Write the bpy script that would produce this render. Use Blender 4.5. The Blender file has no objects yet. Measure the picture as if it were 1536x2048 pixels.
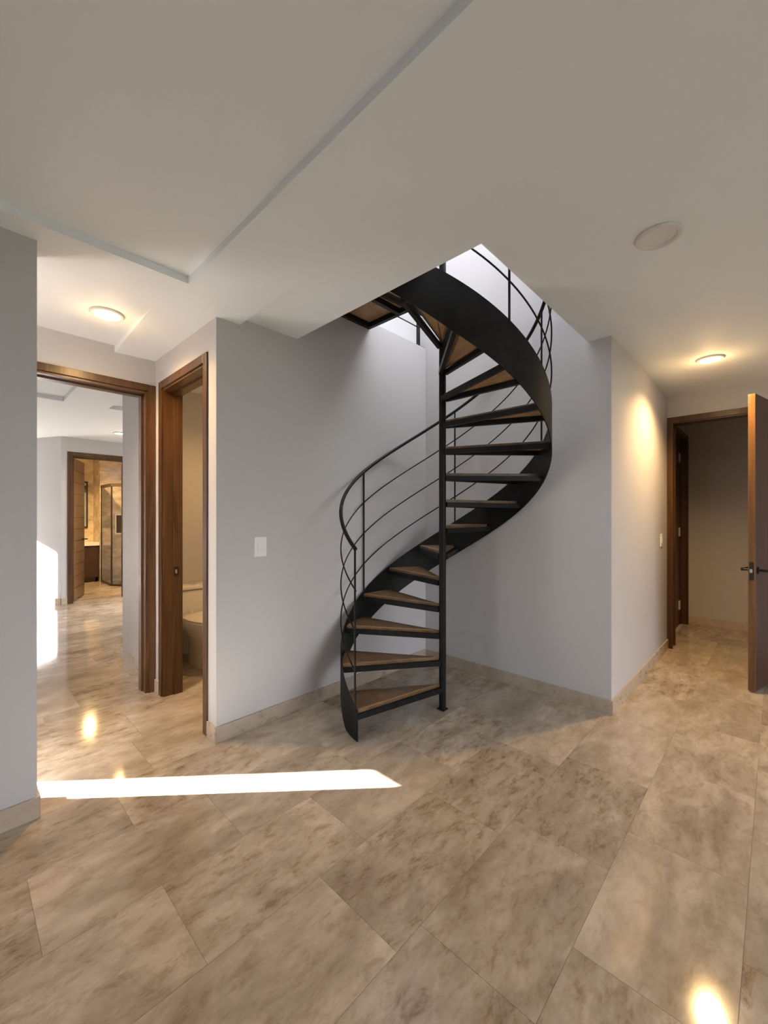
import bpy, bmesh, math, random
from math import radians as R, sin, cos, pi, hypot
from mathutils import Vector, Matrix

random.seed(7)
S = bpy.context.scene
C = S.collection

# ------------------------------------------------------------------ camera
CAM_H = 1.25
HEAD = math.atan2(.691, .723)
FPX = 823.0
cam_d = bpy.data.cameras.new('camera')
cam_d.sensor_fit = 'HORIZONTAL'
cam_d.sensor_width = 36.0
cam_d.lens = FPX / 1536 * 36.0
cam_d.shift_y = 10.0 / 1536
cam_d.clip_start = 0.02
cam = bpy.data.objects.new('camera', cam_d)
cam.location = (0, 0, CAM_H)
cam.rotation_euler = (pi / 2, 0, HEAD - pi / 2)
C.objects.link(cam)
S.camera = cam

# ------------------------------------------------------------------ sky, sun, exposure
S.view_settings.view_transform = 'Standard'
S.view_settings.look = 'None'
S.view_settings.gamma = 1.0
S.view_settings.use_curve_mapping = False
S.view_settings.exposure = 0.2
SKY = 5.2
w = bpy.data.worlds.new('sky')
S.world = w
w.use_nodes = True
bg = w.node_tree.nodes['Background']
bg.inputs[0].default_value = (0.90, 0.94, 1.0, 1)
bg.inputs[1].default_value = SKY

SUN_AZ = math.atan2(-.682, .731)      # horizontal direction the sunlight travels in
SUN_EL = R(33)
sd = bpy.data.lights.new('sun', 'SUN')
sd.energy = 100.0
sd.angle = R(0.53)
sd.color = (0.95, 0.975, 1.0)
sun = bpy.data.objects.new('sun', sd)
tv = Vector((cos(SUN_AZ) * cos(SUN_EL), sin(SUN_AZ) * cos(SUN_EL), -sin(SUN_EL)))
sun.rotation_euler = tv.to_track_quat('-Z', 'Y').to_euler()
sun.location = (-6, 8, 7)
C.objects.link(sun)


def portal(name, loc, rot, sx, sy):
    """sky portal at a window or skylight opening: only guides sampling of the sky"""
    d = bpy.data.lights.new(name, 'AREA')
    d.shape = 'RECTANGLE'
    d.size, d.size_y = sx, sy
    d.cycles.is_portal = True
    o = bpy.data.objects.new(name, d)
    o.location = loc
    o.rotation_euler = rot
    C.objects.link(o)


portal('hall_window_portal', (1.75, -2.6, 1.17), (-pi / 2, 0, 0), 2.5, 2.15)
portal('hall_side_portal', (-2.2, 1.35, 1.02), (0, -pi / 2, 0), 1.85, .8)
portal('skylight_portal', (2.115, 2.4, 5.0), (0, 0, 0), 1.53, 3.0)
portal('bedroom_window_portal', (2.4, 6.35, 1.15), (0, pi / 2, 0), 2.2, 1.7)
portal('sunny_window_portal', (-0.3, 9.2, 1.05), (0, -pi / 2, 0), 2.0, 1.3)


# ------------------------------------------------------------------ materials
def mat(name, base=(.8, .8, .8), rough=.5, metal=0.0, spec=.5):
    m = bpy.data.materials.new(name)
    m.use_nodes = True
    b = m.node_tree.nodes['Principled BSDF']
    b.inputs['Base Color'].default_value = (*base, 1)
    b.inputs['Roughness'].default_value = rough
    b.inputs['Metallic'].default_value = metal
    b.inputs['Specular IOR Level'].default_value = spec
    return m


def N(m, t, **kw):
    n = m.node_tree.nodes.new(t)
    for k, v in kw.items():
        if k in n.inputs:
            n.inputs[k].default_value = v
        else:
            setattr(n, k, v)
    return n


def L(m, a, b):
    m.node_tree.links.new(a, b)


def bsdf(m):
    return m.node_tree.nodes['Principled BSDF']


def ramp(m, stops):
    r = N(m, 'ShaderNodeValToRGB')
    e = r.color_ramp.elements
    while len(e) < len(stops):
        e.new(0.5)
    for i, (p, c) in enumerate(stops):
        e[i].position = p
        e[i].color = (*c, 1)
    return r


def bump(m, src, strength, dist=0.002):
    b = N(m, 'ShaderNodeBump')
    b.inputs['Strength'].default_value = strength
    b.inputs['Distance'].default_value = dist
    L(m, src, b.inputs['Height'])
    L(m, b.outputs[0], bsdf(m).inputs['Normal'])


def paint(name, col, rough=.55):
    m = mat(name, col, rough, spec=.3)
    g = N(m, 'ShaderNodeNewGeometry')
    n = N(m, 'ShaderNodeTexNoise', Scale=160.0, Detail=2.0)
    L(m, g.outputs['Position'], n.inputs['Vector'])
    bump(m, n.outputs[0], .12, .0008)
    return m


def marble(name, tint=1.0, rough=.13, contrast=1.0):
    m = mat(name, rough=rough, spec=.5)
    g = N(m, 'ShaderNodeNewGeometry')
    oi = N(m, 'ShaderNodeObjectInfo')
    add = N(m, 'ShaderNodeMath', operation='ADD')
    L(m, oi.outputs['Random'], add.inputs[0])
    L(m, g.outputs['Random Per Island'], add.inputs[1])
    fr = N(m, 'ShaderNodeMath', operation='FRACT')
    L(m, add.outputs[0], fr.inputs[0])
    mul = N(m, 'ShaderNodeMath', operation='MULTIPLY')
    mul.inputs[1].default_value = 37.0
    L(m, add.outputs[0], mul.inputs[0])
    comb = N(m, 'ShaderNodeCombineXYZ')
    L(m, mul.outputs[0], comb.inputs[2])
    L(m, mul.outputs[0], comb.inputs[0])
    va = N(m, 'ShaderNodeVectorMath', operation='ADD')
    L(m, g.outputs['Position'], va.inputs[0])
    L(m, comb.outputs[0], va.inputs[1])
    # veins drawn out along the tile
    mp = N(m, 'ShaderNodeMapping')
    mp.inputs['Scale'].default_value = (2.0, 4.2, 4.0)
    mp.inputs['Rotation'].default_value = (0, 0, R(14))
    L(m, va.outputs[0], mp.inputs['Vector'])
    n1 = N(m, 'ShaderNodeTexNoise', Scale=1.3, Detail=7.0, Roughness=.66, Distortion=.35)
    L(m, mp.outputs[0], n1.inputs['Vector'])
    n2 = N(m, 'ShaderNodeTexNoise', Scale=5.5, Detail=9.0, Roughness=.74, Distortion=.3)
    L(m, mp.outputs[0], n2.inputs['Vector'])
    k = contrast
    lo = (.285, .224, .163)
    hi = (.575, .487, .395)
    md = tuple((a + b) / 2 for a, b in zip(lo, hi))
    r1 = ramp(m, [(.30, tuple(md[i] + (lo[i] - md[i]) * k for i in range(3))),
                  (.50, md),
                  (.68, tuple(md[i] + (hi[i] - md[i]) * k for i in range(3)))])
    L(m, n1.outputs[0], r1.inputs[0])
    r2 = ramp(m, [(.36, (.50, .43, .34)), (.46, (.86, .82, .76)), (.56, (1, 1, 1))])
    L(m, n2.outputs[0], r2.inputs[0])
    mx = N(m, 'ShaderNodeMix', data_type='RGBA', blend_type='MULTIPLY')
    mm = N(m, 'ShaderNodeMapRange')
    mm.inputs['To Min'].default_value = .25 * k
    mm.inputs['To Max'].default_value = 1.0 * min(k, 1.0)
    f2 = N(m, 'ShaderNodeMath', operation='MULTIPLY')
    f2.inputs[1].default_value = 7.3
    L(m, add.outputs[0], f2.inputs[0])
    f3 = N(m, 'ShaderNodeMath', operation='FRACT')
    L(m, f2.outputs[0], f3.inputs[0])
    L(m, f3.outputs[0], mm.inputs['Value'])
    L(m, mm.outputs[0], mx.inputs[0])
    L(m, r1.outputs[0], mx.inputs[6])
    L(m, r2.outputs[0], mx.inputs[7])
    # each tile a little lighter or darker
    mr = N(m, 'ShaderNodeMapRange')
    mr.inputs['To Min'].default_value = .86 * tint
    mr.inputs['To Max'].default_value = 1.12 * tint
    L(m, fr.outputs[0], mr.inputs['Value'])
    vm = N(m, 'ShaderNodeVectorMath', operation='SCALE')
    L(m, mx.outputs[2], vm.inputs[0])
    L(m, mr.outputs[0], vm.inputs['Scale'])
    L(m, vm.outputs[0], bsdf(m).inputs['Base Color'])
    rr = N(m, 'ShaderNodeMapRange')
    rr.inputs['To Min'].default_value = rough * .8
    rr.inputs['To Max'].default_value = rough * 1.5
    L(m, n2.outputs[0], rr.inputs['Value'])
    L(m, rr.outputs[0], bsdf(m).inputs['Roughness'])
    return m


def wood(name, dark, light, rough=.35, scale=(1, 1, .06), freq=26.0):
    m = mat(name, rough=rough)
    g = N(m, 'ShaderNodeNewGeometry')
    oi = N(m, 'ShaderNodeObjectInfo')
    comb = N(m, 'ShaderNodeCombineXYZ')
    mul = N(m, 'ShaderNodeMath', operation='MULTIPLY')
    mul.inputs[1].default_value = 19.0
    L(m, oi.outputs['Random'], mul.inputs[0])
    L(m, mul.outputs[0], comb.inputs[2])
    va = N(m, 'ShaderNodeVectorMath', operation='ADD')
    L(m, g.outputs['Position'], va.inputs[0])
    L(m, comb.outputs[0], va.inputs[1])
    mp = N(m, 'ShaderNodeMapping')
    mp.inputs['Scale'].default_value = scale
    L(m, va.outputs[0], mp.inputs['Vector'])
    n = N(m, 'ShaderNodeTexNoise', Scale=freq, Detail=5.0, Roughness=.6, Distortion=.8)
    L(m, mp.outputs[0], n.inputs['Vector'])
    r = ramp(m, [(.32, dark), (.68, light)])
    L(m, n.outputs[0], r.inputs[0])
    L(m, r.outputs[0], bsdf(m).inputs['Base Color'])
    bump(m, n.outputs[0], .15, .001)
    return m


def emit(name, col, strength):
    m = mat(name, (.9, .9, .9), .4)
    b = bsdf(m)
    b.inputs['Emission Color'].default_value = (*col, 1)
    b.inputs['Emission Strength'].default_value = strength
    return m


M = {}
M['wall'] = paint('wall_paint', (.545, .530, .535))
M['ceil'] = paint('ceiling_paint', (.83, .875, .915), .6)
M['upper'] = paint('stairwell_paint', (.66, .655, .66))
M['marble'] = marble('marble_tile', 1.0, .08)
M['base'] = marble('marble_baseboard', 1.12, .25, .4)
M['bathmarble'] = marble('bathroom_marble', 1.45, .2, 1.1)
M['grout'] = mat('grout', (.33, .26, .19), .7)
M['wood'] = wood('door_wood', (.046, .018, .0055), (.108, .049, .016), .3)
M['darkwood'] = wood('dark_door_wood', (.055, .018, .008), (.105, .040, .016), .4)
M['tread'] = wood('tread_wood', (.100, .052, .020), (.215, .122, .055), .45, (1, 1, 1), 9.0)
M['rawwood'] = wood('pale_wood', (.26, .15, .06), (.42, .26, .12), .5, (1, 1, .3), 11.0)
M['edge'] = wood('edge_wood', (.10, .048, .016), (.21, .105, .040), .35)
M['steel'] = mat('blackened_steel', (.007, .007, .007), .5, spec=.2)
_n = N(M['steel'], 'ShaderNodeTexNoise', Scale=14.0, Detail=4.0)
_g = N(M['steel'], 'ShaderNodeNewGeometry')
L(M['steel'], _g.outputs['Position'], _n.inputs['Vector'])
_r = ramp(M['steel'], [(.3, (.004, .004, .0042)), (.75, (.014, .0135, .013))])
L(M['steel'], _n.outputs[0], _r.inputs[0])
L(M['steel'], _r.outputs[0], bsdf(M['steel']).inputs['Base Color'])
M['white'] = mat('white_plastic', (.82, .82, .81), .3)
M['trim'] = mat('light_trim', (.66, .655, .66), .4)
M['grey'] = mat('grey_plastic', (.45, .45, .46), .35)
M['ceramic'] = mat('white_ceramic', (.80, .78, .74), .08)
M['black'] = mat('black_metal', (.012, .011, .010), .35)
M['chrome'] = mat('brushed_steel', (.62, .62, .63), .22, 1.0)
M['brown'] = mat('brown_laminate', (.050, .022, .012), .4)
M['bronze'] = mat('bronze_aluminium', (.030, .020, .013), .35)
M['mirror'] = mat('mirror_glass', (.75, .75, .75), .03, 1.0)
M['glass'] = mat('shower_glass', (.95, .97, .96), .0)
bsdf(M['glass']).inputs['Transmission Weight'].default_value = 1.0
bsdf(M['glass']).inputs['IOR'].default_value = 1.1
M['lit'] = emit('lit_diffuser', (1.0, .80, .48), 14.0)
M['unlit'] = mat('unlit_diffuser', (.72, .72, .72), .35)
M['ground'] = mat('outside_ground', (.045, .052, .035), .8)


# ------------------------------------------------------------------ mesh helpers
def obj(name, bm, m, parent=None, smooth=False, props=None):
    """bm in world coordinates -> ONE mesh object whose origin is its parent's origin"""
    if parent is not None:
        off = Vector(parent['_org'])
    else:
        off = Vector((0, 0, 0))
    bmesh.ops.recalc_face_normals(bm, faces=bm.faces[:])
    if off.length:
        bmesh.ops.translate(bm, verts=bm.verts, vec=-off)
    if smooth:
        for f in bm.faces:
            f.smooth = True
        for e in bm.edges:
            if len(e.link_faces) == 2 and e.calc_face_angle(0) > R(40):
                e.smooth = False
    me = bpy.data.meshes.new(name)
    bm.to_mesh(me)
    bm.free()
    me.materials.append(m)
    o = bpy.data.objects.new(name, me)
    o['_org'] = tuple(off)
    C.objects.link(o)
    if parent is not None:
        o.parent = parent
    for k, v in (props or {}).items():
        o[k] = v
    return o


def thing(name, label, cat, loc, group=None):
    o = bpy.data.objects.new(name, None)
    o.empty_display_size = .05
    o.location = loc
    o['_org'] = tuple(loc)
    o['label'] = label
    o['category'] = cat
    if group:
        o['group'] = group
    C.objects.link(o)
    return o


def struct_root(name, loc):
    o = bpy.data.objects.new(name, None)
    o.empty_display_size = .05
    o.location = loc
    o['_org'] = tuple(loc)
    o['kind'] = 'structure'
    C.objects.link(o)
    return o


def struct(name, bm, m, parent=None):
    return obj(name, bm, m, parent, props=None if parent else {'kind': 'structure'})


def box(bm, x0, x1, y0, y1, z0, z1, bev=0.0):
    r = bmesh.ops.create_cube(bm, size=1.0)
    vs = r['verts']
    bmesh.ops.scale(bm, vec=(x1 - x0, y1 - y0, z1 - z0), verts=vs)
    bmesh.ops.translate(bm, vec=((x0 + x1) / 2, (y0 + y1) / 2, (z0 + z1) / 2), verts=vs)
    if bev:
        es = list({e for v in vs for e in v.link_edges})
        bmesh.ops.bevel(bm, geom=es, offset=bev, segments=2, affect='EDGES', profile=.6)
    return vs


def boxes(*bs, bev=0.0):
    bm = bmesh.new()
    for b in bs:
        box(bm, *b, bev=bev)
    return bm


def prism(bm, pts, z0, z1):
    n = len(pts)
    lo = [bm.verts.new((p[0], p[1], z0)) for p in pts]
    hi = [bm.verts.new((p[0], p[1], z1)) for p in pts]
    bm.faces.new(lo[::-1])
    bm.faces.new(hi)
    for i in range(n):
        bm.faces.new((lo[i], lo[(i + 1) % n], hi[(i + 1) % n], hi[i]))
    return lo + hi


def bar(bm, a, b, wd, z0, z1, off=0.0):
    """upright-sided bar from a to b (plan points), width wd, shifted sideways by off"""
    d = Vector((b[0] - a[0], b[1] - a[1])).normalized()
    nrm = Vector((-d.y, d.x))
    o = nrm * off
    h = nrm * wd / 2
    pts = [(a[0] + o.x - h.x, a[1] + o.y - h.y), (b[0] + o.x - h.x, b[1] + o.y - h.y),
           (b[0] + o.x + h.x, b[1] + o.y + h.y), (a[0] + o.x + h.x, a[1] + o.y + h.y)]
    return prism(bm, pts, z0, z1)


def tube(bm, pts, r, n=10, cap=True):
    rings = []
    P = [Vector(p) for p in pts]
    for i, p in enumerate(P):
        t = (P[min(i + 1, len(P) - 1)] - P[max(i - 1, 0)]).normalized()
        up = Vector((0, 0, 1)) if abs(t.z) < .95 else Vector((1, 0, 0))
        u = t.cross(up).normalized()
        v = u.cross(t).normalized()
        rings.append([bm.verts.new(p + (u * cos(2 * pi * k / n) + v * sin(2 * pi * k / n)) * r) for k in range(n)])
    for a, b in zip(rings, rings[1:]):
        for k in range(n):
            bm.faces.new((a[k], a[(k + 1) % n], b[(k + 1) % n], b[k]))
    if cap:
        bm.faces.new(rings[0][::-1])
        bm.faces.new(rings[-1])


def lathe(bm, prof, cx, cy, n=40, close=False):
    rings = [[bm.verts.new((cx + r * cos(2 * pi * k / n), cy + r * sin(2 * pi * k / n), z)) for k in range(n)]
             for r, z in prof]
    for a, b in zip(rings, rings[1:]):
        for k in range(n):
            bm.faces.new((a[k], a[(k + 1) % n], b[(k + 1) % n], b[k]))
    if close:
        for k in range(n):
            a, b = rings[-1], rings[0]
            bm.faces.new((a[k], a[(k + 1) % n], b[(k + 1) % n], b[k]))
    else:
        bm.faces.new(rings[0][::-1])
        bm.faces.new(rings[-1])


def loft(bm, rings, cap=True):
    vr = [[bm.verts.new(p) for p in r] for r in rings]
    n = len(vr[0])
    for a, b in zip(vr, vr[1:]):
        for k in range(n):
            bm.faces.new((a[k], a[(k + 1) % n], b[(k + 1) % n], b[k]))
    if cap:
        bm.faces.new(vr[0][::-1])
        bm.faces.new(vr[-1])


def height_cells(xs, ys, z):
    """ceiling made of rectangular cells; z(i,j) gives the cell's height, None leaves a hole.
    Steps between neighbouring cells become upright faces."""
    bm = bmesh.new()
    q = lambda a: bm.faces.new([bm.verts.new(p) for p in a])
    nx, ny = len(xs) - 1, len(ys) - 1
    H = [[z(i, j) for j in range(ny)] for i in range(nx)]
    for i in range(nx):
        for j in range(ny):
            h = H[i][j]
            if h is not None and h < 90:
                q([(xs[i], ys[j], h), (xs[i + 1], ys[j], h), (xs[i + 1], ys[j + 1], h), (xs[i], ys[j + 1], h)])
            for di, dj in ((1, 0), (0, 1)):
                a, b = i + di, j + dj
                if a >= nx or b >= ny:
                    continue
                g = H[a][b]
                if h is None or g is None or h == g:
                    continue
                top, bot = max(h, g), min(h, g)
                if top > 90:
                    top = 2.738
                if di:
                    q([(xs[a], ys[j], bot), (xs[a], ys[j + 1], bot), (xs[a], ys[j + 1], top), (xs[a], ys[j], top)])
                else:
                    q([(xs[i], ys[b], bot), (xs[i + 1], ys[b], bot), (xs[i + 1], ys[b], top), (xs[i], ys[b], top)])
    return bm


CZ = 2.40          # ceiling height
WT = 2.45          # walls run a little past the ceiling

# ------------------------------------------------------------------ floor
floor = struct('floor', boxes((-3.1, 6.2, -2.7, 10.3, -.12, -.0015)), M['grout'])

TW, TL = .36, .61
tile_bm = boxes((-TL / 2 + .0005, TL / 2 - .0005, -TW / 2 + .0005, TW / 2 - .0005, -.012, 0))
bmesh.ops.recalc_face_normals(tile_bm, faces=tile_bm.faces[:])
tile_me = bpy.data.meshes.new('floor_tile')
tile_bm.to_mesh(tile_me)
tile_bm.free()
tile_me.materials.append(M['marble'])
rooms = [(-3, 4.75, -2.6, .80), (-3, 2.92, .5, 2.26), (-1.3, 1.13, 2.2, 3.36), (1.0, 2.15, 2.3, 3.95),
         (-.3, 2.4, 3.3, 7.45), (1.0, 3.2, 7.4, 10.05), (4.7, 6.0, -1.5, .8), (-.3, 1.1, 7.3, 10.2)]
known = {-1: 1.60, 0: .88, 1: .49, 2: .785}
rest = bmesh.new()
cv, sv = cos(HEAD), sin(HEAD)
n_tiles = 0
for k in range(-10, 27):
    off = known.get(k, random.uniform(0, TL))
    yc = .79 + TW * (k + .5)
    for j in range(-8, 14):
        xc = off + TL * (j + .5)
        if not any(a - .2 < xc < b + .2 and c - .15 < yc < d + .15 for a, b, c, d in rooms):
            continue
        dep = xc * cv + yc * sv
        lat = xc * sv - yc * cv
        seen = dep > .75 and abs(lat) < dep * .933 + .45
        if yc > 2.4 and xc < .108 * yc - .35:
            seen = False
        if yc > 2.4 and xc > 1.13 and yc < 4.1 and (xc > 1.9 or yc < 2.6):
            seen = False
        if yc > 4.1 and xc > .30 * yc:
            seen = False
        if xc > 3.05 and yc > .95 and yc < 4.1:
            seen = False
        if xc > 6.2 or yc > 10.2:
            seen = False
        if seen and n_tiles < 290:
            o = bpy.data.objects.new('floor_tile', tile_me)
            o.location = (xc, yc, 0)
            o.parent = floor
            C.objects.link(o)
            n_tiles += 1
        else:
            box(rest, xc - TL / 2 + .0005, xc + TL / 2 - .0005, yc - TW / 2 + .0005, yc + TW / 2 - .0005, -.012, 0)
obj('tile_field', rest, M['marble'], floor, props={'kind': 'stuff'})

# ------------------------------------------------------------------ walls
struct('wall_left', boxes((-2.3, .24, 2.226, 2.378, 0, WT)), M['wall'])
struct('wall_corridor_end', boxes((-1.4, -1.3, 2.378, 3.355, 0, WT)), M['wall'])
# wall with the bedroom door and, out of sight, the tall slot that lets the strip of sun in
struct('wall_corridor_back', boxes(
    (-1.4, -1.0, 3.235, 3.355, 0, WT), (-1.0, -.492, 3.235, 3.355, 2.11, WT), (-.492, .06, 3.235, 3.355, 0, WT),
    (.06, .955, 3.235, 3.355, 2.14, WT), (.955, 1.13, 3.235, 3.355, 0, WT)), M['wall'])
struct('wall_corridor_right', boxes(
    (1.005, 1.13, 2.245, 2.40, 0, WT), (1.005, 1.13, 2.40, 3.09, 2.14, WT), (1.005, 1.13, 3.09, 3.235, 0, WT)), M['wall'])
struct('wall_stair_left', boxes((1.13, 2.88, 2.245, 2.345, 0, 2.738)), M['wall'])
struct('wall_stair_back', boxes((2.88, 3.0, .90, 4.1, 0, 5.1)), M['wall'])
struct('wall_stair_right', boxes((2.88, 4.71, .76, .90, 0, WT)), M['wall'])
struct('wall_hall_end', boxes((4.71, 4.84, .742, .90, 0, WT), (4.71, 4.84, -.085, .742, 2.14, WT), (4.71, 4.84, -2.6, -.085, 0, WT)), M['wall'])
struct('wall_hall_front', boxes((-2.3, .5, -2.7, -2.6, 0, WT), (.5, 3.0, -2.7, -2.6, 2.25, WT), (.5, 3.0, -2.7, -2.6, 0, .1),
                                (3.0, 4.84, -2.7, -2.6, 0, WT)), M['wall'])
struct('wall_hall_side', boxes((-2.3, -2.2, -2.6, .95, 0, WT), (-2.3, -2.2, .95, 1.75, 1.95, WT), (-2.3, -2.2, .95, 1.75, 0, .1),
                               (-2.3, -2.2, 1.75, 2.378, 0, WT)), M['wall'])
# unseen wall added outside that window to keep the sun off it
struct('wall_sun_blocker', boxes((-12.0, -2.3, 2.4, 2.6, -.1, 7.0)), M['wall'])
struct('ground_outside', boxes((-120, 120, -120, 120, -.35, -.15)), M['ground'])
# room behind the right-hand door
struct('wall_side_room_left', boxes((4.84, 5.00, .76, .90, 0, WT), (5.00, 5.92, .76, .90, 2.14, WT), (5.92, 5.99, .76, .90, 0, WT)), M['wall'])
struct('wall_side_room_back', boxes((5.99, 6.1, -1.6, .9, 0, WT)), M['wall'])
struct('wall_side_room_right', boxes((4.84, 5.99, -1.6, -1.5, 0, WT)), M['wall'])
# toilet room
struct('wall_toilet_back', boxes((1.13, 2.2, 3.9, 4.17, 0, WT), (2.2, 2.5, 4.05, 4.17, 0, WT)), M['wall'])
struct('wall_toilet_right', boxes((2.1, 2.2, 2.345, 3.9, 0, WT)), M['wall'])
# bedroom
struct('wall_bedroom_right', boxes((1.03, 1.13, 3.355, 4.17, 0, WT)), M['wall'])
struct('wall_bedroom_window', boxes((2.4, 2.5, 4.17, 5.5, 0, WT), (2.4, 2.5, 5.5, 7.2, 2.25, WT), (2.4, 2.5, 5.5, 7.2, 0, .04),
                                    (2.4, 2.5, 7.2, 7.49, 0, WT)), M['wall'])
struct('wall_bedroom_back', boxes((1.06, 1.18, 7.37, 7.49, 0, WT), (1.18, 1.86, 7.37, 7.49, 2.14, WT), (1.86, 2.4, 7.37, 7.49, 0, WT)), M['wall'])
bm = bmesh.new()
prism(bm, [(1.06, 7.37), (1.06, 7.49), (1.0, 8.40), (.55, 8.36)], 0, WT)  # face turned off square so that the sun strikes it
struct('wall_bedroom_alcove', bm, M['wall'])
struct('wall_bedroom_left', boxes((-.42, -.30, 3.355, 8.68, 0, WT), (-.42, -.30, 8.68, 9.85, 2.02, WT), (-.42, -.30, 9.85, 10.3, 0, WT)), M['wall'])
struct('wall_alcove_back', boxes((-.30, .97, 10.2, 10.3, 0, WT)), M['wall'])
# bathroom
struct('wall_bathroom_left', boxes((1.0, 1.08, 7.49, 10.1, 0, WT)), M['bathmarble'])
struct('wall_bathroom_back', boxes((1.0, 3.3, 10.0, 10.1, 0, WT)), M['bathmarble'])
struct('wall_shower_back', boxes((1.955, 2.85, 9.46, 10.0, 0, WT)), M['bathmarble'])
struct('wall_bathroom_right', boxes((2.85, 2.95, 7.49, 10.0, 0, WT)), M['bathmarble'])

# ------------------------------------------------------------------ ceilings
xs = [-2.2, -1.8, -1.3, .752, .80, 1.535, 2.88, 4.71]
ys = [-2.6, -2.0, .76, .90, 2.10, 2.245]
def hall_z(i, j):
    x, y = (xs[i] + xs[i + 1]) / 2, (ys[j] + ys[j + 1]) / 2
    if 1.535 < x < 2.88 and .90 < y < 2.245:
        return 99
    if -1.8 < x < .80 and -2.0 < y < 2.10:
        return CZ + .035
    if x > 2.88 and y > .90:
        return None
    return CZ
struct('ceiling', height_cells(xs, ys, hall_z), M['ceil'])
# corridor ceiling: shallow recess on the left, dropped strip of plaster on the right
bm = bmesh.new()
q = lambda *a: bm.faces.new([bm.verts.new(p) for p in a])
q((-1.3, 2.245, CZ), (.752, 2.245, CZ), (.752, 2.47, CZ), (-1.3, 2.47, CZ))
q((-1.3, 2.47, CZ), (.752, 2.47, CZ), (.752, 3.235, CZ + .008), (-1.3, 3.235, CZ + .008))
q((.752, 2.47, CZ), (.752, 3.235, CZ + .008), (.752, 3.235, CZ - .036))
A, B_, C_, D_, E_, F_, G_, H_ = ((.812, 1.2, CZ - .0005), (1.16, 1.2, CZ - .0005), (1.145, 2.245, CZ - .040), (1.01, 2.245, CZ - .042),
                                (.752, 2.47, CZ - .0005), (.812, 2.11, CZ - .0005), (.752, 3.235, CZ - .036), (1.01, 3.235, CZ - .030))
q(A, B_, C_); q(A, C_, D_); q(A, D_, F_); q(F_, D_, E_); q(E_, D_, H_, G_); q(B_, C_, (1.175, 2.245, CZ - .0005))
q(F_, E_, (.752, 2.245, CZ))
bmesh.ops.remove_doubles(bm, verts=bm.verts, dist=.0008)
obj('ceiling_corridor', bm, M['ceil'], smooth=True, props={'kind': 'structure'})
struct('ceiling_toilet', boxes((1.13, 2.1, 2.345, 3.9, CZ, CZ + .05)), M['ceil'])
xb = [-.30, .755, 1.14, 2.4]
yb = [3.355, 4.0, 5.13, 7.37]
def bed_z(i, j):
    return CZ + .04 if (j == 1 and i in (0, 2)) else CZ + .0
struct('ceiling_bedroom', height_cells(xb, yb, bed_z), M['ceil'])
struct('ceiling_alcove', boxes((-.30, 1.06, 7.37, 10.2, CZ, CZ + .05)), M['ceil'])
struct('ceiling_bathroom', boxes((1.08, 2.85, 7.49, 10.0, CZ, CZ + .05)), M['ceil'])
struct('ceiling_side_room', boxes((4.84, 5.99, -1.5, .76, CZ, CZ + .05)), M['ceil'])
# roof slab over the lower rooms, and the upper storey round the stairwell
struct('floor_upper', boxes((-2.3, 1.535, -2.7, 2.245, 2.47, 2.738), (1.535, 4.84, -2.7, .90, 2.47, 2.738),
                            (3.0, 6.1, .90, 2.245, 2.47, 2.738), (4.84, 6.1, -2.7, .90, 2.47, 2.738), (-1.4, 2.88, 2.345, 4.3, 2.50, 2.738),
                            (-1.4, 1.13, 2.245, 2.345, 2.50, 2.738),
                            (2.88, 4.35, 2.245, 4.3, 2.50, 2.60), (-.45, 2.55, 4.3, 7.5, 2.50, 2.60), (-.45, 3.0, 7.5, 10.35, 2.50, 2.60)), M['upper'])
struct('wall_upper_right', boxes((-1.1, 2.88, .78, .90, 2.738, 5.1)), M['upper'])
struct('wall_upper_left', boxes((-1.1, 2.88, 4.0, 4.1, 2.738, 5.1)), M['upper'])
struct('wall_upper_front', boxes((-1.1, -1.0, .90, 4.0, 2.738, 5.1)), M['upper'])
struct('ceiling_upper', boxes((-1.1, 1.35, .78, 4.1, 5.0, 5.1), (1.35, 2.88, 3.9, 4.1, 5.0, 5.1)), M['upper'])

# ------------------------------------------------------------------ baseboards
BH, BT = .088, .011
def baseboard(name, *runs):
    struct(name, boxes(*runs, bev=.0015), M['base'])
baseboard('baseboard_left', (-2.2, .24 + BT, 2.226 - BT, 2.226, 0, BH), (.24, .24 + BT, 2.226, 2.378 + BT, 0, BH), (-1.3, .24, 2.378, 2.378 + BT, 0, BH))
baseboard('baseboard_stair_left', (1.005 - BT, 2.88 - BT, 2.245 - BT, 2.245, 0, BH))
baseboard('baseboard_corridor_right', (1.005 - BT, 1.005, 2.245, 2.349, 0, BH), (1.005 - BT, 1.005, 3.143, 3.235, 0, BH))
baseboard('baseboard_stair_back', (2.88 - BT, 2.88, .76 - BT, 2.245, 0, BH))
baseboard('baseboard_stair_right', (2.88, 4.71 - BT, .76 - BT, .76, 0, BH))
baseboard('baseboard_hall_end', (4.71 - BT, 4.71, -2.6, -.113, 0, BH))
baseboard('baseboard_side_room', (5.99 - BT, 5.99, -1.5, .76, 0, BH))
baseboard('baseboard_bedroom_right', (1.03 - BT, 1.03, 3.36, 4.17 + BT, 0, BH), (1.03, 2.4, 4.17, 4.17 + BT, 0, BH))
baseboard('baseboard_bedroom_back', (1.06, 1.128, 7.37 - BT, 7.37, 0, BH), (1.912, 2.4, 7.37 - BT, 7.37, 0, BH))
bm = bmesh.new()
bar(bm, (1.06, 7.37), (.55, 8.36), BT, 0, BH, .006)
struct('baseboard_alcove', bm, M['base'])


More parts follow.
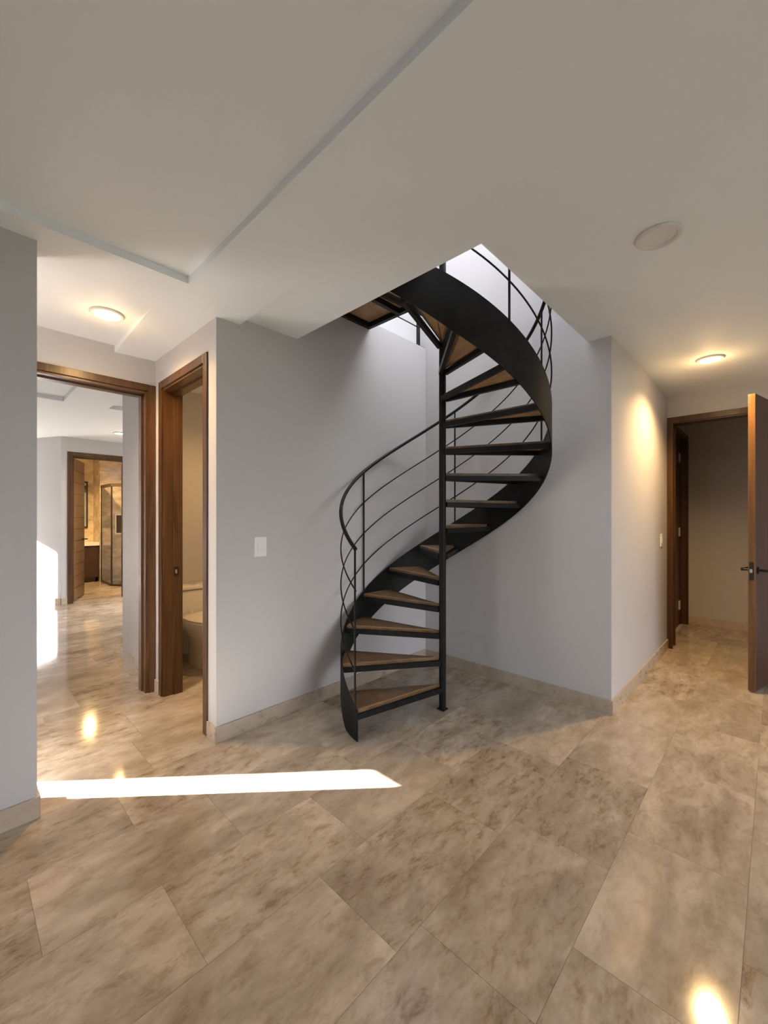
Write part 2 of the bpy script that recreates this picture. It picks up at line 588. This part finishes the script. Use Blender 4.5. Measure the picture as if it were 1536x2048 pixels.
# ------------------------------------------------------------------ door frames
def door_frame_x(name, x0, x1, y0, y1, zt, m, cas=.05, proud=.010, sides=(1, 1), lap=.002, t=.018, stop=True):
    """opening in a wall whose faces are x = x0 and x = x1; opening y0..y1, height zt"""
    r = struct_root(name, ((x0 + x1) / 2, (y0 + y1) / 2, 0))
    for xa, on in ((x0 - proud, sides[0]), (x1, sides[1])):
        if not on:
            continue
        xb_ = xa + proud
        obj('door_casing', boxes((xa, xb_, y0 - cas, y0 + lap, 0, zt + max(cas, .05)), bev=.002), m, r)
        obj('door_casing', boxes((xa, xb_, y1 - lap, y1 + cas, 0, zt + max(cas, .05)), bev=.002), m, r)
        obj('head_casing', boxes((xa, xb_, y0 + lap, y1 - lap, zt - .002, zt + max(cas, .05)), bev=.002), m, r)
    mid = x0 + (x1 - x0) * .42
    for ya, yb_, s in ((y0, y0 + t, 1), (y1 - t, y1, -1)):
        bmj = boxes((x0, x1, ya, yb_, 0, zt), bev=.001)
        # door stop: the second half of the lining stands proud
        if not stop:
            pass
        elif s > 0:
            box(bmj, mid + .012, x1, yb_, yb_ + .010, 0, zt - t, bev=.001)
        else:
            box(bmj, mid + .012, x1, ya - .010, ya, 0, zt - t, bev=.001)
        obj('door_jamb', bmj, m, r)
    bmh = boxes((x0, x1, y0 + t, y1 - t, zt - t, zt), bev=.001)
    if stop:
        box(bmh, mid + .012, x1, y0 + t, y1 - t, zt - t - .010, zt - t, bev=.001)
    obj('head_jamb', bmh, m, r)
    return r


def door_frame_y(name, y0, y1, x0, x1, zt, m, cas=.05, proud=.010, sides=(1, 1)):
    r = struct_root(name, ((x0 + x1) / 2, (y0 + y1) / 2, 0))
    t = .018
    for ya, on in ((y0 - proud, sides[0]), (y1, sides[1])):
        if not on:
            continue
        yb_ = ya + proud
        obj('door_casing', boxes((x0 - cas, x0 + .002, ya, yb_, 0, zt + cas), bev=.002), m, r)
        obj('door_casing', boxes((x1 - .002, x1 + cas, ya, yb_, 0, zt + cas), bev=.002), m, r)
        obj('head_casing', boxes((x0 + .002, x1 - .002, ya, yb_, zt - .002, zt + cas), bev=.002), m, r)
    mid = y0 + (y1 - y0) * .42
    for xa, xb_, s in ((x0, x0 + t, 1), (x1 - t, x1, -1)):
        bmj = boxes((xa, xb_, y0, y1, 0, zt), bev=.001)
        if s > 0:
            box(bmj, xb_, xb_ + .010, mid + .012, y1, 0, zt - t, bev=.001)
        else:
            box(bmj, xa - .010, xa, mid + .012, y1, 0, zt - t, bev=.001)
        obj('door_jamb', bmj, m, r)
    bmh = boxes((x0 + t, x1 - t, y0, y1, zt - t, zt), bev=.001)
    box(bmh, x0 + t, x1 - t, mid + .012, y1, zt - t - .010, zt - t, bev=.001)
    obj('head_jamb', bmh, m, r)
    return r


d1 = door_frame_x('door_1', 1.005, 1.13, 2.40, 3.095, 2.143, M['wood'], sides=(1, 1))
bm = boxes((1.070, 1.102, 3.064, 3.067, .835, .90), bev=.001)
sp = obj('strike_plate', bm, M['black'], d1, props={'label': 'black strike plate let into the jamb'})
obj('latch_hole', boxes((1.078, 1.092, 3.0625, 3.064, .853, .881), bev=.0004), M['chrome'], sp)
d2 = door_frame_y('door_2', 3.235, 3.355, .06, .957, 2.143, M['wood'], cas=.046)
d3 = door_frame_y('door_3', 7.37, 7.49, 1.18, 1.86, 2.143, M['wood'])
d4 = door_frame_x('door_4', 4.71, 4.84, -.085, .742, 2.143, M['wood'], cas=.02, lap=.028, t=.012, stop=False)
d5 = door_frame_y('door_5', .76, .90, 5.02, 5.90, 2.143, M['darkwood'], sides=(1, 0))
obj('door_leaf', boxes((5.04, 5.88, .815, .855, .012, 2.12), bev=.002), M['darkwood'], d5)
for z in (.24, 1.08, 1.93):
    obj('hinge', boxes((5.73, 5.80, .806, .815, z - .05, z + .05), bev=.002), M['trim'], d5, props={'label': 'pale metal hinge plate'})

# ------------------------------------------------------------------ door leaves
def leaf_axes(hinge, free):
    h = Vector((hinge[0], hinge[1], 0))
    f = Vector((free[0], free[1], 0))
    u = (f - h).normalized()
    v = Vector((-u.y, u.x, 0))
    return h, u, v, (f - h).length


def obox(bm, h, u, v, a0, a1, b0, b1, z0, z1, bev=.0015):
    b2 = bmesh.new()
    box(b2, a0, a1, b0, b1, z0, z1, bev=bev)
    for vtx in b2.verts:
        p = vtx.co
        vtx.co = h + u * p.x + v * p.y + Vector((0, 0, p.z))
    me = bpy.data.meshes.new('tmp')
    b2.to_mesh(me)
    b2.free()
    bm.from_mesh(me)
    bpy.data.meshes.remove(me)


def lever(parent, h, u, v, a, b, z, side, m, direct):
    """rose + lever handle on the leaf face at local a, face b, on the given side (+1/-1), pointing direct along the leaf"""
    bm = bmesh.new()
    n = v * side
    o = h + u * a + v * b + Vector((0, 0, z))
    tube(bm, [o, o + n * .008], .026, 20)
    tube(bm, [o + n * .006, o + n * .05], .009, 12)
    obox(bm, h, u, v, min(a - .012 * direct, a + .115 * direct), max(a - .012 * direct, a + .115 * direct),
         min(b + side * .042, b + side * .056), max(b + side * .042, b + side * .056), z - .010, z + .010, .003)
    return obj('handle', bm, m, parent, smooth=True)


# leaf standing open into the hall at the right
hx, hu, hv, hl = leaf_axes((4.688, -.045), (3.922, .132))
leaf = thing('door', 'open wooden door at the hall end with a black lever, standing edge-on to the hall', 'door', (4.705, -.062, 0))
bm = bmesh.new()
obox(bm, hx, hu, hv, 0.0, hl - .014, -.020, .020, .012, 2.125)
obj('leaf', bm, M['darkwood'], leaf)  # shade on this face is put into its darker wood colour
bm = bmesh.new()
obox(bm, hx, hu, hv, hl - .013, hl, -.020, .020, .012, 2.125)
obj('edge_strip', bm, M['edge'], leaf, props={'label': 'paler edge strip'})
for zz in (.18, 1.05, 1.9):
    bm = bmesh.new()
    tube(bm, [hx + hu * -.004 + Vector((0, 0, zz)), hx + hu * -.004 + Vector((0, 0, zz + .09))], .006, 10)
    obj('hinge', bm, M['chrome'], leaf, smooth=True)
lever(leaf, hx, hu, hv, hl - .06, .020, .868, 1, M['black'], -1)
lever(leaf, hx, hu, hv, hl - .06, -.020, .868, -1, M['black'], -1)
bm = bmesh.new()
obox(bm, hx, hu, hv, hl - .0005, hl + .0015, -.0125, .0125, .80, .93, .0005)
lp = obj('latch_plate', bm, M['black'], leaf)
bm = bmesh.new()
obox(bm, hx, hu, hv, hl + .001, hl + .011, -.008, .008, .853, .880, .002)
obj('latch', bm, M['chrome'], lp)

# bathroom door leaf of horizontal boards
hx, hu, hv, hl = leaf_axes((1.205, 7.50), (1.44, 8.09))
leaf = thing('door', 'wooden plank door standing open into the far bathroom', 'door', (1.205, 7.50, 0))
bm = bmesh.new()
obox(bm, hx, hu, hv, 0, hl, -.016, .012, .012, 2.12)
obj('core', bm, M['darkwood'], leaf)
nb = 12
for k in range(nb):
    z0 = .012 + 2.108 * k / nb
    bm = bmesh.new()
    obox(bm, hx, hu, hv, .03, hl - .03, -.022, -.016, z0 + .006, z0 + 2.108 / nb - .006, .002)
    obj('board', bm, M['edge'], leaf)
for a in (0, hl - .03):
    bm = bmesh.new()
    obox(bm, hx, hu, hv, a, a + .03, -.022, -.016, .012, 2.12, .001)
    obj('stile', bm, M['edge'], leaf)
lever(leaf, hx, hu, hv, hl - .05, -.022, .90, -1, M['black'], -1)
lever(leaf, hx, hu, hv, hl - .05, .012, .90, 1, M['black'], -1)

# ------------------------------------------------------------------ spiral staircase
SX, SY = 2.2, 1.576
RISE, STEP, TH1 = .171, 23.5, 168.0
RO = .655
NT = 15
st = thing('spiral_staircase', 'black steel spiral staircase with wooden treads climbing through the ceiling opening', 'staircase', (SX, SY, 0))


def pol(r, th, z=None):
    p = (SX + r * cos(R(th)), SY + r * sin(R(th)))
    return p if z is None else (p[0], p[1], z)


def zh(th):
    return RISE * ((TH1 - th) / STEP + 1)


TH_END = TH1 - STEP * 15.0          # where the stringer meets the landing
bm = bmesh.new()
tube(bm, [(SX, SY, 0), (SX, SY, .9), (SX, SY, 1.9), (SX, SY, 3.47)], .0225, 24)
pole = obj('central_pole', bm, M['steel'], st, smooth=True)
obj('foot_plate', boxes((SX - .027, SX + .027, SY - .027, SY + .027, 0, .006), bev=.001), M['steel'], pole)
bm = bmesh.new()
lathe(bm, [(.012, 3.47), (.026, 3.47), (.026, 3.485), (.012, 3.492)], SX, SY, 24)
obj('pole_cap', bm, M['steel'], pole, smooth=True)

# outer stringer: a helical plate
bm = bmesh.new()
rings = []
nseg = 150
for i in range(nseg + 1):
    th = TH1 + 2.5 - (TH1 + 2.5 - TH_END + 1) * i / nseg
    zb = max(0.0, zh(th) - .25)
    zt = zh(th) + .018
    zb += .05 * max(0.0, min(1.0, (TH_END + 45 - th) / 32))
    if th > TH1 - 4:
        zt = min(zt, .215)
    rings.append([pol(RO, th, zb), pol(RO + .006, th, zb), pol(RO + .006, th, zt), pol(RO, th, zt)])
loft(bm, rings)
obj('stringer', bm, M['steel'], st, smooth=True)

for n in range(NT):
    ta = TH1 - STEP * n
    tb = ta - STEP
    zt = RISE * (n + 1) - .003
    bm = bmesh.new()
    na = 6
    ra = .05
    nose = 1.2
    pts = [pol(.024, ta - 3), pol(.024, tb + 3)] + [pol(RO - .006, tb + .6 + (ta + nose - tb - .6) * k / na) for k in range(na + 1)]
    prism(bm, pts, zt - .019, zt)
    bmesh.ops.bevel(bm, geom=[e for e in bm.edges], offset=.0015, segments=1, affect='EDGES')
    tr = obj('tread', bm, M['tread'], st)
    bm = bmesh.new()
    z0, z1 = zt - .050, zt - .0192
    wd = .024
    bar(bm, pol(.020, ta), pol(RO - .002, ta), wd, z0, z1, .012)
    bar(bm, pol(.020, tb), pol(RO - .002, tb), wd, z0, z1, -.012 - .003)
    # flat bar that closes the frame along the stringer
    arc = [pol(RO - .001, tb + (ta - tb) * k / 6) for k in range(7)] + [pol(RO - .016, ta - (ta - tb) * k / 6) for k in range(7)]
    prism(bm, arc, z0, z1)
    obj('tread_frame', bm, M['steel'], tr)
    bm = bmesh.new()
    prism(bm, [pol(.05, ta - 16), pol(.05, tb + 16)] + [pol(RO - .018, tb + 2.5 + (ta - tb - 4.5) * k / na) for k in range(na + 1)], zt - .0225, zt - .0192)
    obj('underside', bm, M['rawwood'], tr, props={'label': 'paler underside board'})
    bm = bmesh.new()
    bar(bm, pol(.045, ta + nose * .5), pol(RO - .012, ta + nose), .012, zt - .0175, zt + .0006, -.0075)
    obj('nosing', bm, M['rawwood'], tr, props={'label': 'paler worn front edge'})

# landing at the head of the stair
zl = RISE * 16
bm = bmesh.new()
lp_pts = [(1.537, 2.243), (2.185, 2.243), (2.185, 1.612), (1.56, 1.640), (1.537, 1.640)]
prism(bm, [(p[0], p[1]) for p in lp_pts], zl - .022, zl)
ld = obj('landing', bm, M['tread'], st)
bm = bmesh.new()
z0, z1 = zl - .062, zl - .0222
bar(bm, (1.537, 2.243), (2.185, 2.243), .03, z0, z1, -.015)
bar(bm, (2.185, 2.213), (2.185, 1.612), .03, z0, z1, -.015)
bar(bm, (1.537, 1.925), (2.155, 1.925), .03, z0, z1)
bar(bm, (1.537, 1.641), (2.155, 1.613), .03, z0, z1, .016)
obj('landing_frame', bm, M['steel'], ld)
bm = boxes((1.545, 2.155, 1.67, 1.909, zl - .0255, zl - .0222), (1.545, 2.155, 1.941, 2.212, zl - .0255, zl - .0222))
obj('underside', bm, M['rawwood'], ld)


def helix(dz, t0, t1, r, n):
    return [pol(r, t0 + (t1 - t0) * k / n, zh(t0 + (t1 - t0) * k / n) + dz) for k in range(n + 1)]


RR = RO + .003
bm = bmesh.new()
tube(bm, helix(.902, TH1 + .5, TH_END + 2, RR, 120), .0115, 12)
obj('handrail', bm, M['steel'], st, smooth=True)
for dz in (.672, .444, .216):
    bm = bmesh.new()
    tube(bm, helix(dz, TH1 + 1.0, TH_END + 2, RR, 120), .0045, 8)
    obj('rail', bm, M['steel'], st, smooth=True)
for n in (0, 3, 6, 9, 12):
    th = TH1 - STEP * n
    bm = bmesh.new()
    if n == 3:
        th += .0
    tube(bm, [pol(RR, th, zh(th) - .01), pol(RR, th, zh(th) + .5), pol(RR, th, zh(th) + .902)], .0062, 10)
    obj('baluster', bm, M['steel'], st, smooth=True)

# railing on the upper floor beside the stairwell
gr = thing('guard_railing', 'black steel railing on the upper floor behind the top treads of the stair', 'railing', (2.84, 2.30, 2.738))
for x in (2.845, 1.75):
    bm = boxes((x - .012, x + .012, 2.288, 2.312, 2.744, 3.64), bev=.001)
    p = obj('post', bm, M['steel'], gr)
    obj('post_plate', boxes((x - .05, min(x + .05, 2.879), 2.25, 2.34, 2.738, 2.744), bev=.001), M['steel'], p)
for z in (2.93, 3.12, 3.31, 3.5):
    bm = bmesh.new()
    tube(bm, [(1.763, 2.30, z), (2.833, 2.30, z)], .005, 8)
    obj('rail', bm, M['steel'], gr, smooth=True)
obj('handrail', boxes((1.70, 2.87, 2.282, 2.318, 3.64, 3.655), bev=.002), M['steel'], gr)


# ------------------------------------------------------------------ ceiling lights
def downlight(x, y, z, label, lit, watts=0.0, spot=150, ro=.084, col=(1.0, .63, .27)):
    t = thing('ceiling_light', label, 'ceiling light', (x, y, z))
    bm = bmesh.new()
    lathe(bm, [(ro * .72, z), (ro * .97, z), (ro, z - .006), (ro * .94, z - .012), (ro * .80, z - .013), (ro * .72, z - .006)], x, y, 44, close=True)
    obj('trim_ring', bm, M['trim'], t, smooth=True)
    bm = bmesh.new()
    lathe(bm, [(.001, z - .001), (ro * .715, z - .001), (ro * .715, z - .005), (.001, z - .0055)], x, y, 40)
    obj('diffuser', bm, M['lit'] if lit else M['unlit'], t, smooth=True)
    if lit:
        d = bpy.data.lights.new('glow', 'POINT')
        d.energy = watts * .014
        d.color = col
        d.shadow_soft_size = .04
        o = bpy.data.objects.new('glow', d)
        o.location = (0, 0, -.11)
        o.parent = t
        C.objects.link(o)
        d = bpy.data.lights.new('lamp', 'SPOT')
        d.energy = watts
        d.color = col
        d.spot_size = R(spot)
        d.spot_blend = .7
        d.shadow_soft_size = .05
        o = bpy.data.objects.new('lamp', d)
        o.location = (0, 0, -.02)
        o.parent = t
        C.objects.link(o)
    return t


downlight(1.99, .351, CZ, 'unlit round recessed ceiling light with a white ring', False)
downlight(3.795, .352, CZ, 'lit round ceiling light in front of the hall-end door', True, 125, spot=145)
downlight(.602, 2.745, CZ + .003, 'lit round ceiling light above the bedroom doorway in the corridor', True, 75)
downlight(1.575, 6.505, CZ, 'lit round ceiling light in the bedroom before the bathroom door', True, 25)
downlight(1.62, 8.55, CZ, 'lit round ceiling light inside the far bathroom', True, 230, col=(1.0, .66, .26))
downlight(1.62, 2.95, CZ, 'lit round ceiling light inside the toilet room', True, 48, col=(1.0, .58, .20))


# ------------------------------------------------------------------ switches
def plate(label, org, ax, nz, w_, h_, rows):
    """wall plate: ax = plan direction along the wall, nz = plan normal out of the wall"""
    t = thing('light_switch', label, 'switch', org)
    h = Vector((org[0], org[1], 0))
    u = Vector((ax[0], ax[1], 0))
    v = Vector((nz[0], nz[1], 0))
    z = org[2]
    bm = bmesh.new()
    obox(bm, h, u, v, -w_ / 2, w_ / 2, 0, .007, z - h_ / 2, z + h_ / 2, .002)
    obj('plate', bm, M['white'], t)
    for (zc, hh, ww, m, lab, name) in rows:
        bm = bmesh.new()
        obox(bm, h, u, v, -ww / 2, ww / 2, .0065, .0105, z + zc - hh / 2, z + zc + hh / 2, .001)
        o = obj(name, bm, M[m], t)
        if lab:
            o['label'] = lab
    return t


plate('white wall switch plate on the grey wall left of the spiral stair', (1.272, 2.245, 1.072), (1, 0), (0, -1), .080, .117,
      [(.020, .022, .040, 'white', None, 'rocker'), (-.004, .018, .040, 'white', None, 'blank_module'), (-.030, .026, .040, 'white', None, 'blank_module')])
plate('white switch with a grey rocker on the bedroom wall beyond the doorway', (1.03, 3.635, 1.07), (0, 1), (-1, 0), .075, .115,
      [(.012, .024, .030, 'grey', 'grey rocker', 'rocker'), (-.028, .026, .034, 'white', None, 'blank_module')])
plate('narrow white switch on the warm-lit wall beside the hall-end door', (4.42, .76, 1.04), (1, 0), (0, -1), .075, .115,
      [(.0, .05, .034, 'white', None, 'rocker')])


# ------------------------------------------------------------------ toilet
def ell(cx, cy, rx, ryf, ryb, z, n=36):
    out = []
    for k in range(n):
        a = 2 * pi * k / n
        s_ = sin(a)
        out.append((cx + rx * cos(a), cy + (ryb if s_ > 0 else ryf) * s_, z))
    return out


TX, TYB = 1.485, 3.89        # centre line and the wall behind
wc = thing('toilet', 'white ceramic toilet seen through the narrow doorway', 'toilet', (TX, 3.5, 0))
bm = bmesh.new()
loft(bm, [ell(TX, 3.52, .098, .17, .28, 0), ell(TX, 3.52, .094, .165, .28, .05), ell(TX, 3.52, .088, .155, .28, .17),
          ell(TX, 3.51, .120, .22, .28, .24), ell(TX, 3.49, .165, .285, .27, .32), ell(TX, 3.48, .185, .320, .26, .375), ell(TX, 3.48, .187, .325, .26, .392)])
bowl = obj('bowl', bm, M['ceramic'], wc, smooth=True)
bm = bmesh.new()
loft(bm, [ell(TX, 3.47, .190, .325, .20, .393), ell(TX, 3.47, .194, .330, .20, .400), ell(TX, 3.47, .190, .325, .20, .409)])
obj('seat', bm, M['ceramic'], wc, smooth=True)
bm = bmesh.new()
loft(bm, [ell(TX, 3.47, .188, .322, .20, .4095), ell(TX, 3.47, .190, .324, .20, .422), ell(TX, 3.47, .170, .300, .185, .433), ell(TX, 3.47, .09, .17, .1, .438)])
obj('lid', bm, M['ceramic'], wc, smooth=True)
tk = boxes((TX - .19, TX + .19, 3.685, TYB, .28, .612), bev=.022)
tank = obj('tank', tk, M['ceramic'], wc, smooth=True)
obj('tank_lid', boxes((TX - .20, TX + .20, 3.675, TYB + .004, .616, .650), bev=.012), M['ceramic'], wc, smooth=True)
bm = bmesh.new()
lathe(bm, [(.001, .6495), (.028, .6495), (.028, .655), (.022, .657), (.001, .657)], TX - .0, 3.78, 24)
obj('flush_button', bm, M['chrome'], wc, smooth=True)
for s_ in (-1, 1):
    bm = bmesh.new()
    tube(bm, [(TX + s_ * .06 - .012, 3.665, .425), (TX + s_ * .06 + .012, 3.665, .425)], .012, 10)
    obj('seat_hinge', bm, M['ceramic'], wc, smooth=True)

# small bin between the toilet and the wall
bn = thing('waste_bin', 'small dark bin on the floor beside the toilet', 'bin', (1.20, 3.72, 0))
bm = bmesh.new()
lathe(bm, [(.045, 0), (.048, .01), (.056, .17), (.058, .175), (.052, .175), (.046, .02), (.001, .018)], 1.20, 3.72, 24)
obj('body', bm, M['brown'], bn, smooth=True)

# ------------------------------------------------------------------ bathroom furniture
vn = thing('vanity_unit', 'brown bathroom vanity under a pale countertop', 'vanity', (1.48, 9.75, 0))
obj('carcass', boxes((1.10, 1.94, 9.50, 9.99, .09, .70), bev=.002), M['brown'], vn)
obj('plinth', boxes((1.12, 1.90, 9.54, 9.98, 0, .09)), M['brown'], vn)
for x0, x1 in ((1.105, 1.508), (1.512, 1.915)):
    d = obj('cabinet_door', boxes((x0, x1, 9.482, 9.50, .10, .69), bev=.002), M['brown'], vn)
    xc = x1 - .03 if x0 < 1.3 else x0 + .03
    obj('knob', boxes((xc - .006, xc + .006, 9.462, 9.482, .55, .63), bev=.002), M['black'], d)
obj('countertop', boxes((1.09, 1.95, 9.46, 9.99, .70, .765), bev=.004), M['ceramic'], vn)
bs = thing('washbasin', 'white washbasin on the pale bathroom countertop', 'basin', (1.55, 9.72, .765))
bm = bmesh.new()
loft(bm, [ell(1.55, 9.70, .14, .12, .12, .765), ell(1.55, 9.70, .19, .16, .16, .82), ell(1.55, 9.70, .205, .175, .175, .86),
          ell(1.55, 9.70, .195, .165, .165, .86), ell(1.55, 9.70, .15, .12, .12, .80), ell(1.55, 9.70, .03, .03, .03, .785)])
obj('bowl', bm, M['ceramic'], bs, smooth=True)
fc = thing('faucet', 'chrome faucet behind the washbasin', 'faucet', (1.55, 9.93, .765))
bm = bmesh.new()
tube(bm, [(1.55, 9.93, .765), (1.55, 9.93, .95), (1.55, 9.92, 1.0), (1.55, 9.88, 1.02), (1.55, 9.80, 1.01), (1.55, 9.78, .985)], .012, 12)
obj('spout', bm, M['chrome'], fc, smooth=True)
obj('handle', boxes((1.535, 1.565, 9.915, 9.975, 1.01, 1.03), bev=.004), M['chrome'], fc)
mi = thing('mirror', 'tall bathroom mirror with a dark edge above the basin', 'mirror', (1.5, 9.985, 1.05))
obj('frame', boxes((1.14, 1.86, 9.975, 9.999, 1.03, 1.96), bev=.003), M['bronze'], mi)
obj('glass', boxes((1.17, 1.83, 9.971, 9.9755, 1.06, 1.93)), M['mirror'], mi)
wl = thing('wall_lamp', 'small black lamp at the top of the bathroom mirror', 'lamp', (1.75, 9.93, 1.88))
obj('body', boxes((1.69, 1.83, 9.90, 9.970, 1.80, 1.87), bev=.004), M['black'], wl)

sh = thing('shower_enclosure', 'bronze framed glass shower enclosure in the far bathroom', 'shower', (2.3, 8.6, 0))
SXL, SYF, SH = 1.98, 8.42, 1.86
crn = [(SXL, 9.455), (SXL, 8.72), (SXL + .22, SYF), (2.84, SYF)]
for (a, b) in zip(crn, crn[1:]):
    bm = bmesh.new()
    bar(bm, a, b, .035, SH - .055, SH)
    obj('top_rail', bm, M['bronze'], sh)
    bm = bmesh.new()
    bar(bm, a, b, .030, .0, .035)
    obj('bottom_rail', bm, M['bronze'], sh)
    bm = bmesh.new()
    bar(bm, a, b, .006, .035, SH - .055)
    obj('glass_panel', bm, M['glass'], sh)
for p in crn[:3] + [(SXL + .165, 8.497)]:
    obj('post', boxes((p[0] - .012, p[0] + .012, p[1] - .012, p[1] + .012, .0, SH), bev=.002), M['bronze'], sh)
bm = bmesh.new()
tube(bm, [(2.09, 8.52, .99), (2.06, 8.47, .99)], .010, 10)
obj('knob', bm, M['black'], sh, smooth=True)
# recessed niche frame on the shower wall
ni = thing('shower_niche', 'square shelf niche with a pale border in the far shower wall', 'niche', (2.38, 9.459, 1.1))
nx0, nx1, nz0, nz1 = 2.20, 2.56, .91, 1.31
obj('border', boxes((nx0, nx1, 9.440, 9.459, nz0, nz0 + .025), (nx0, nx1, 9.440, 9.459, nz1 - .025, nz1),
                    (nx0, nx0 + .025, 9.440, 9.459, nz0 + .025, nz1 - .025), (nx1 - .025, nx1, 9.440, 9.459, nz0 + .025, nz1 - .025)), M['ceramic'], ni)
obj('niche_back', boxes((nx0 + .025, nx1 - .025, 9.454, 9.459, nz0 + .025, nz1 - .025)), M['brown'], ni)

for o in bpy.data.objects:
    if '_org' in o:
        del o['_org']
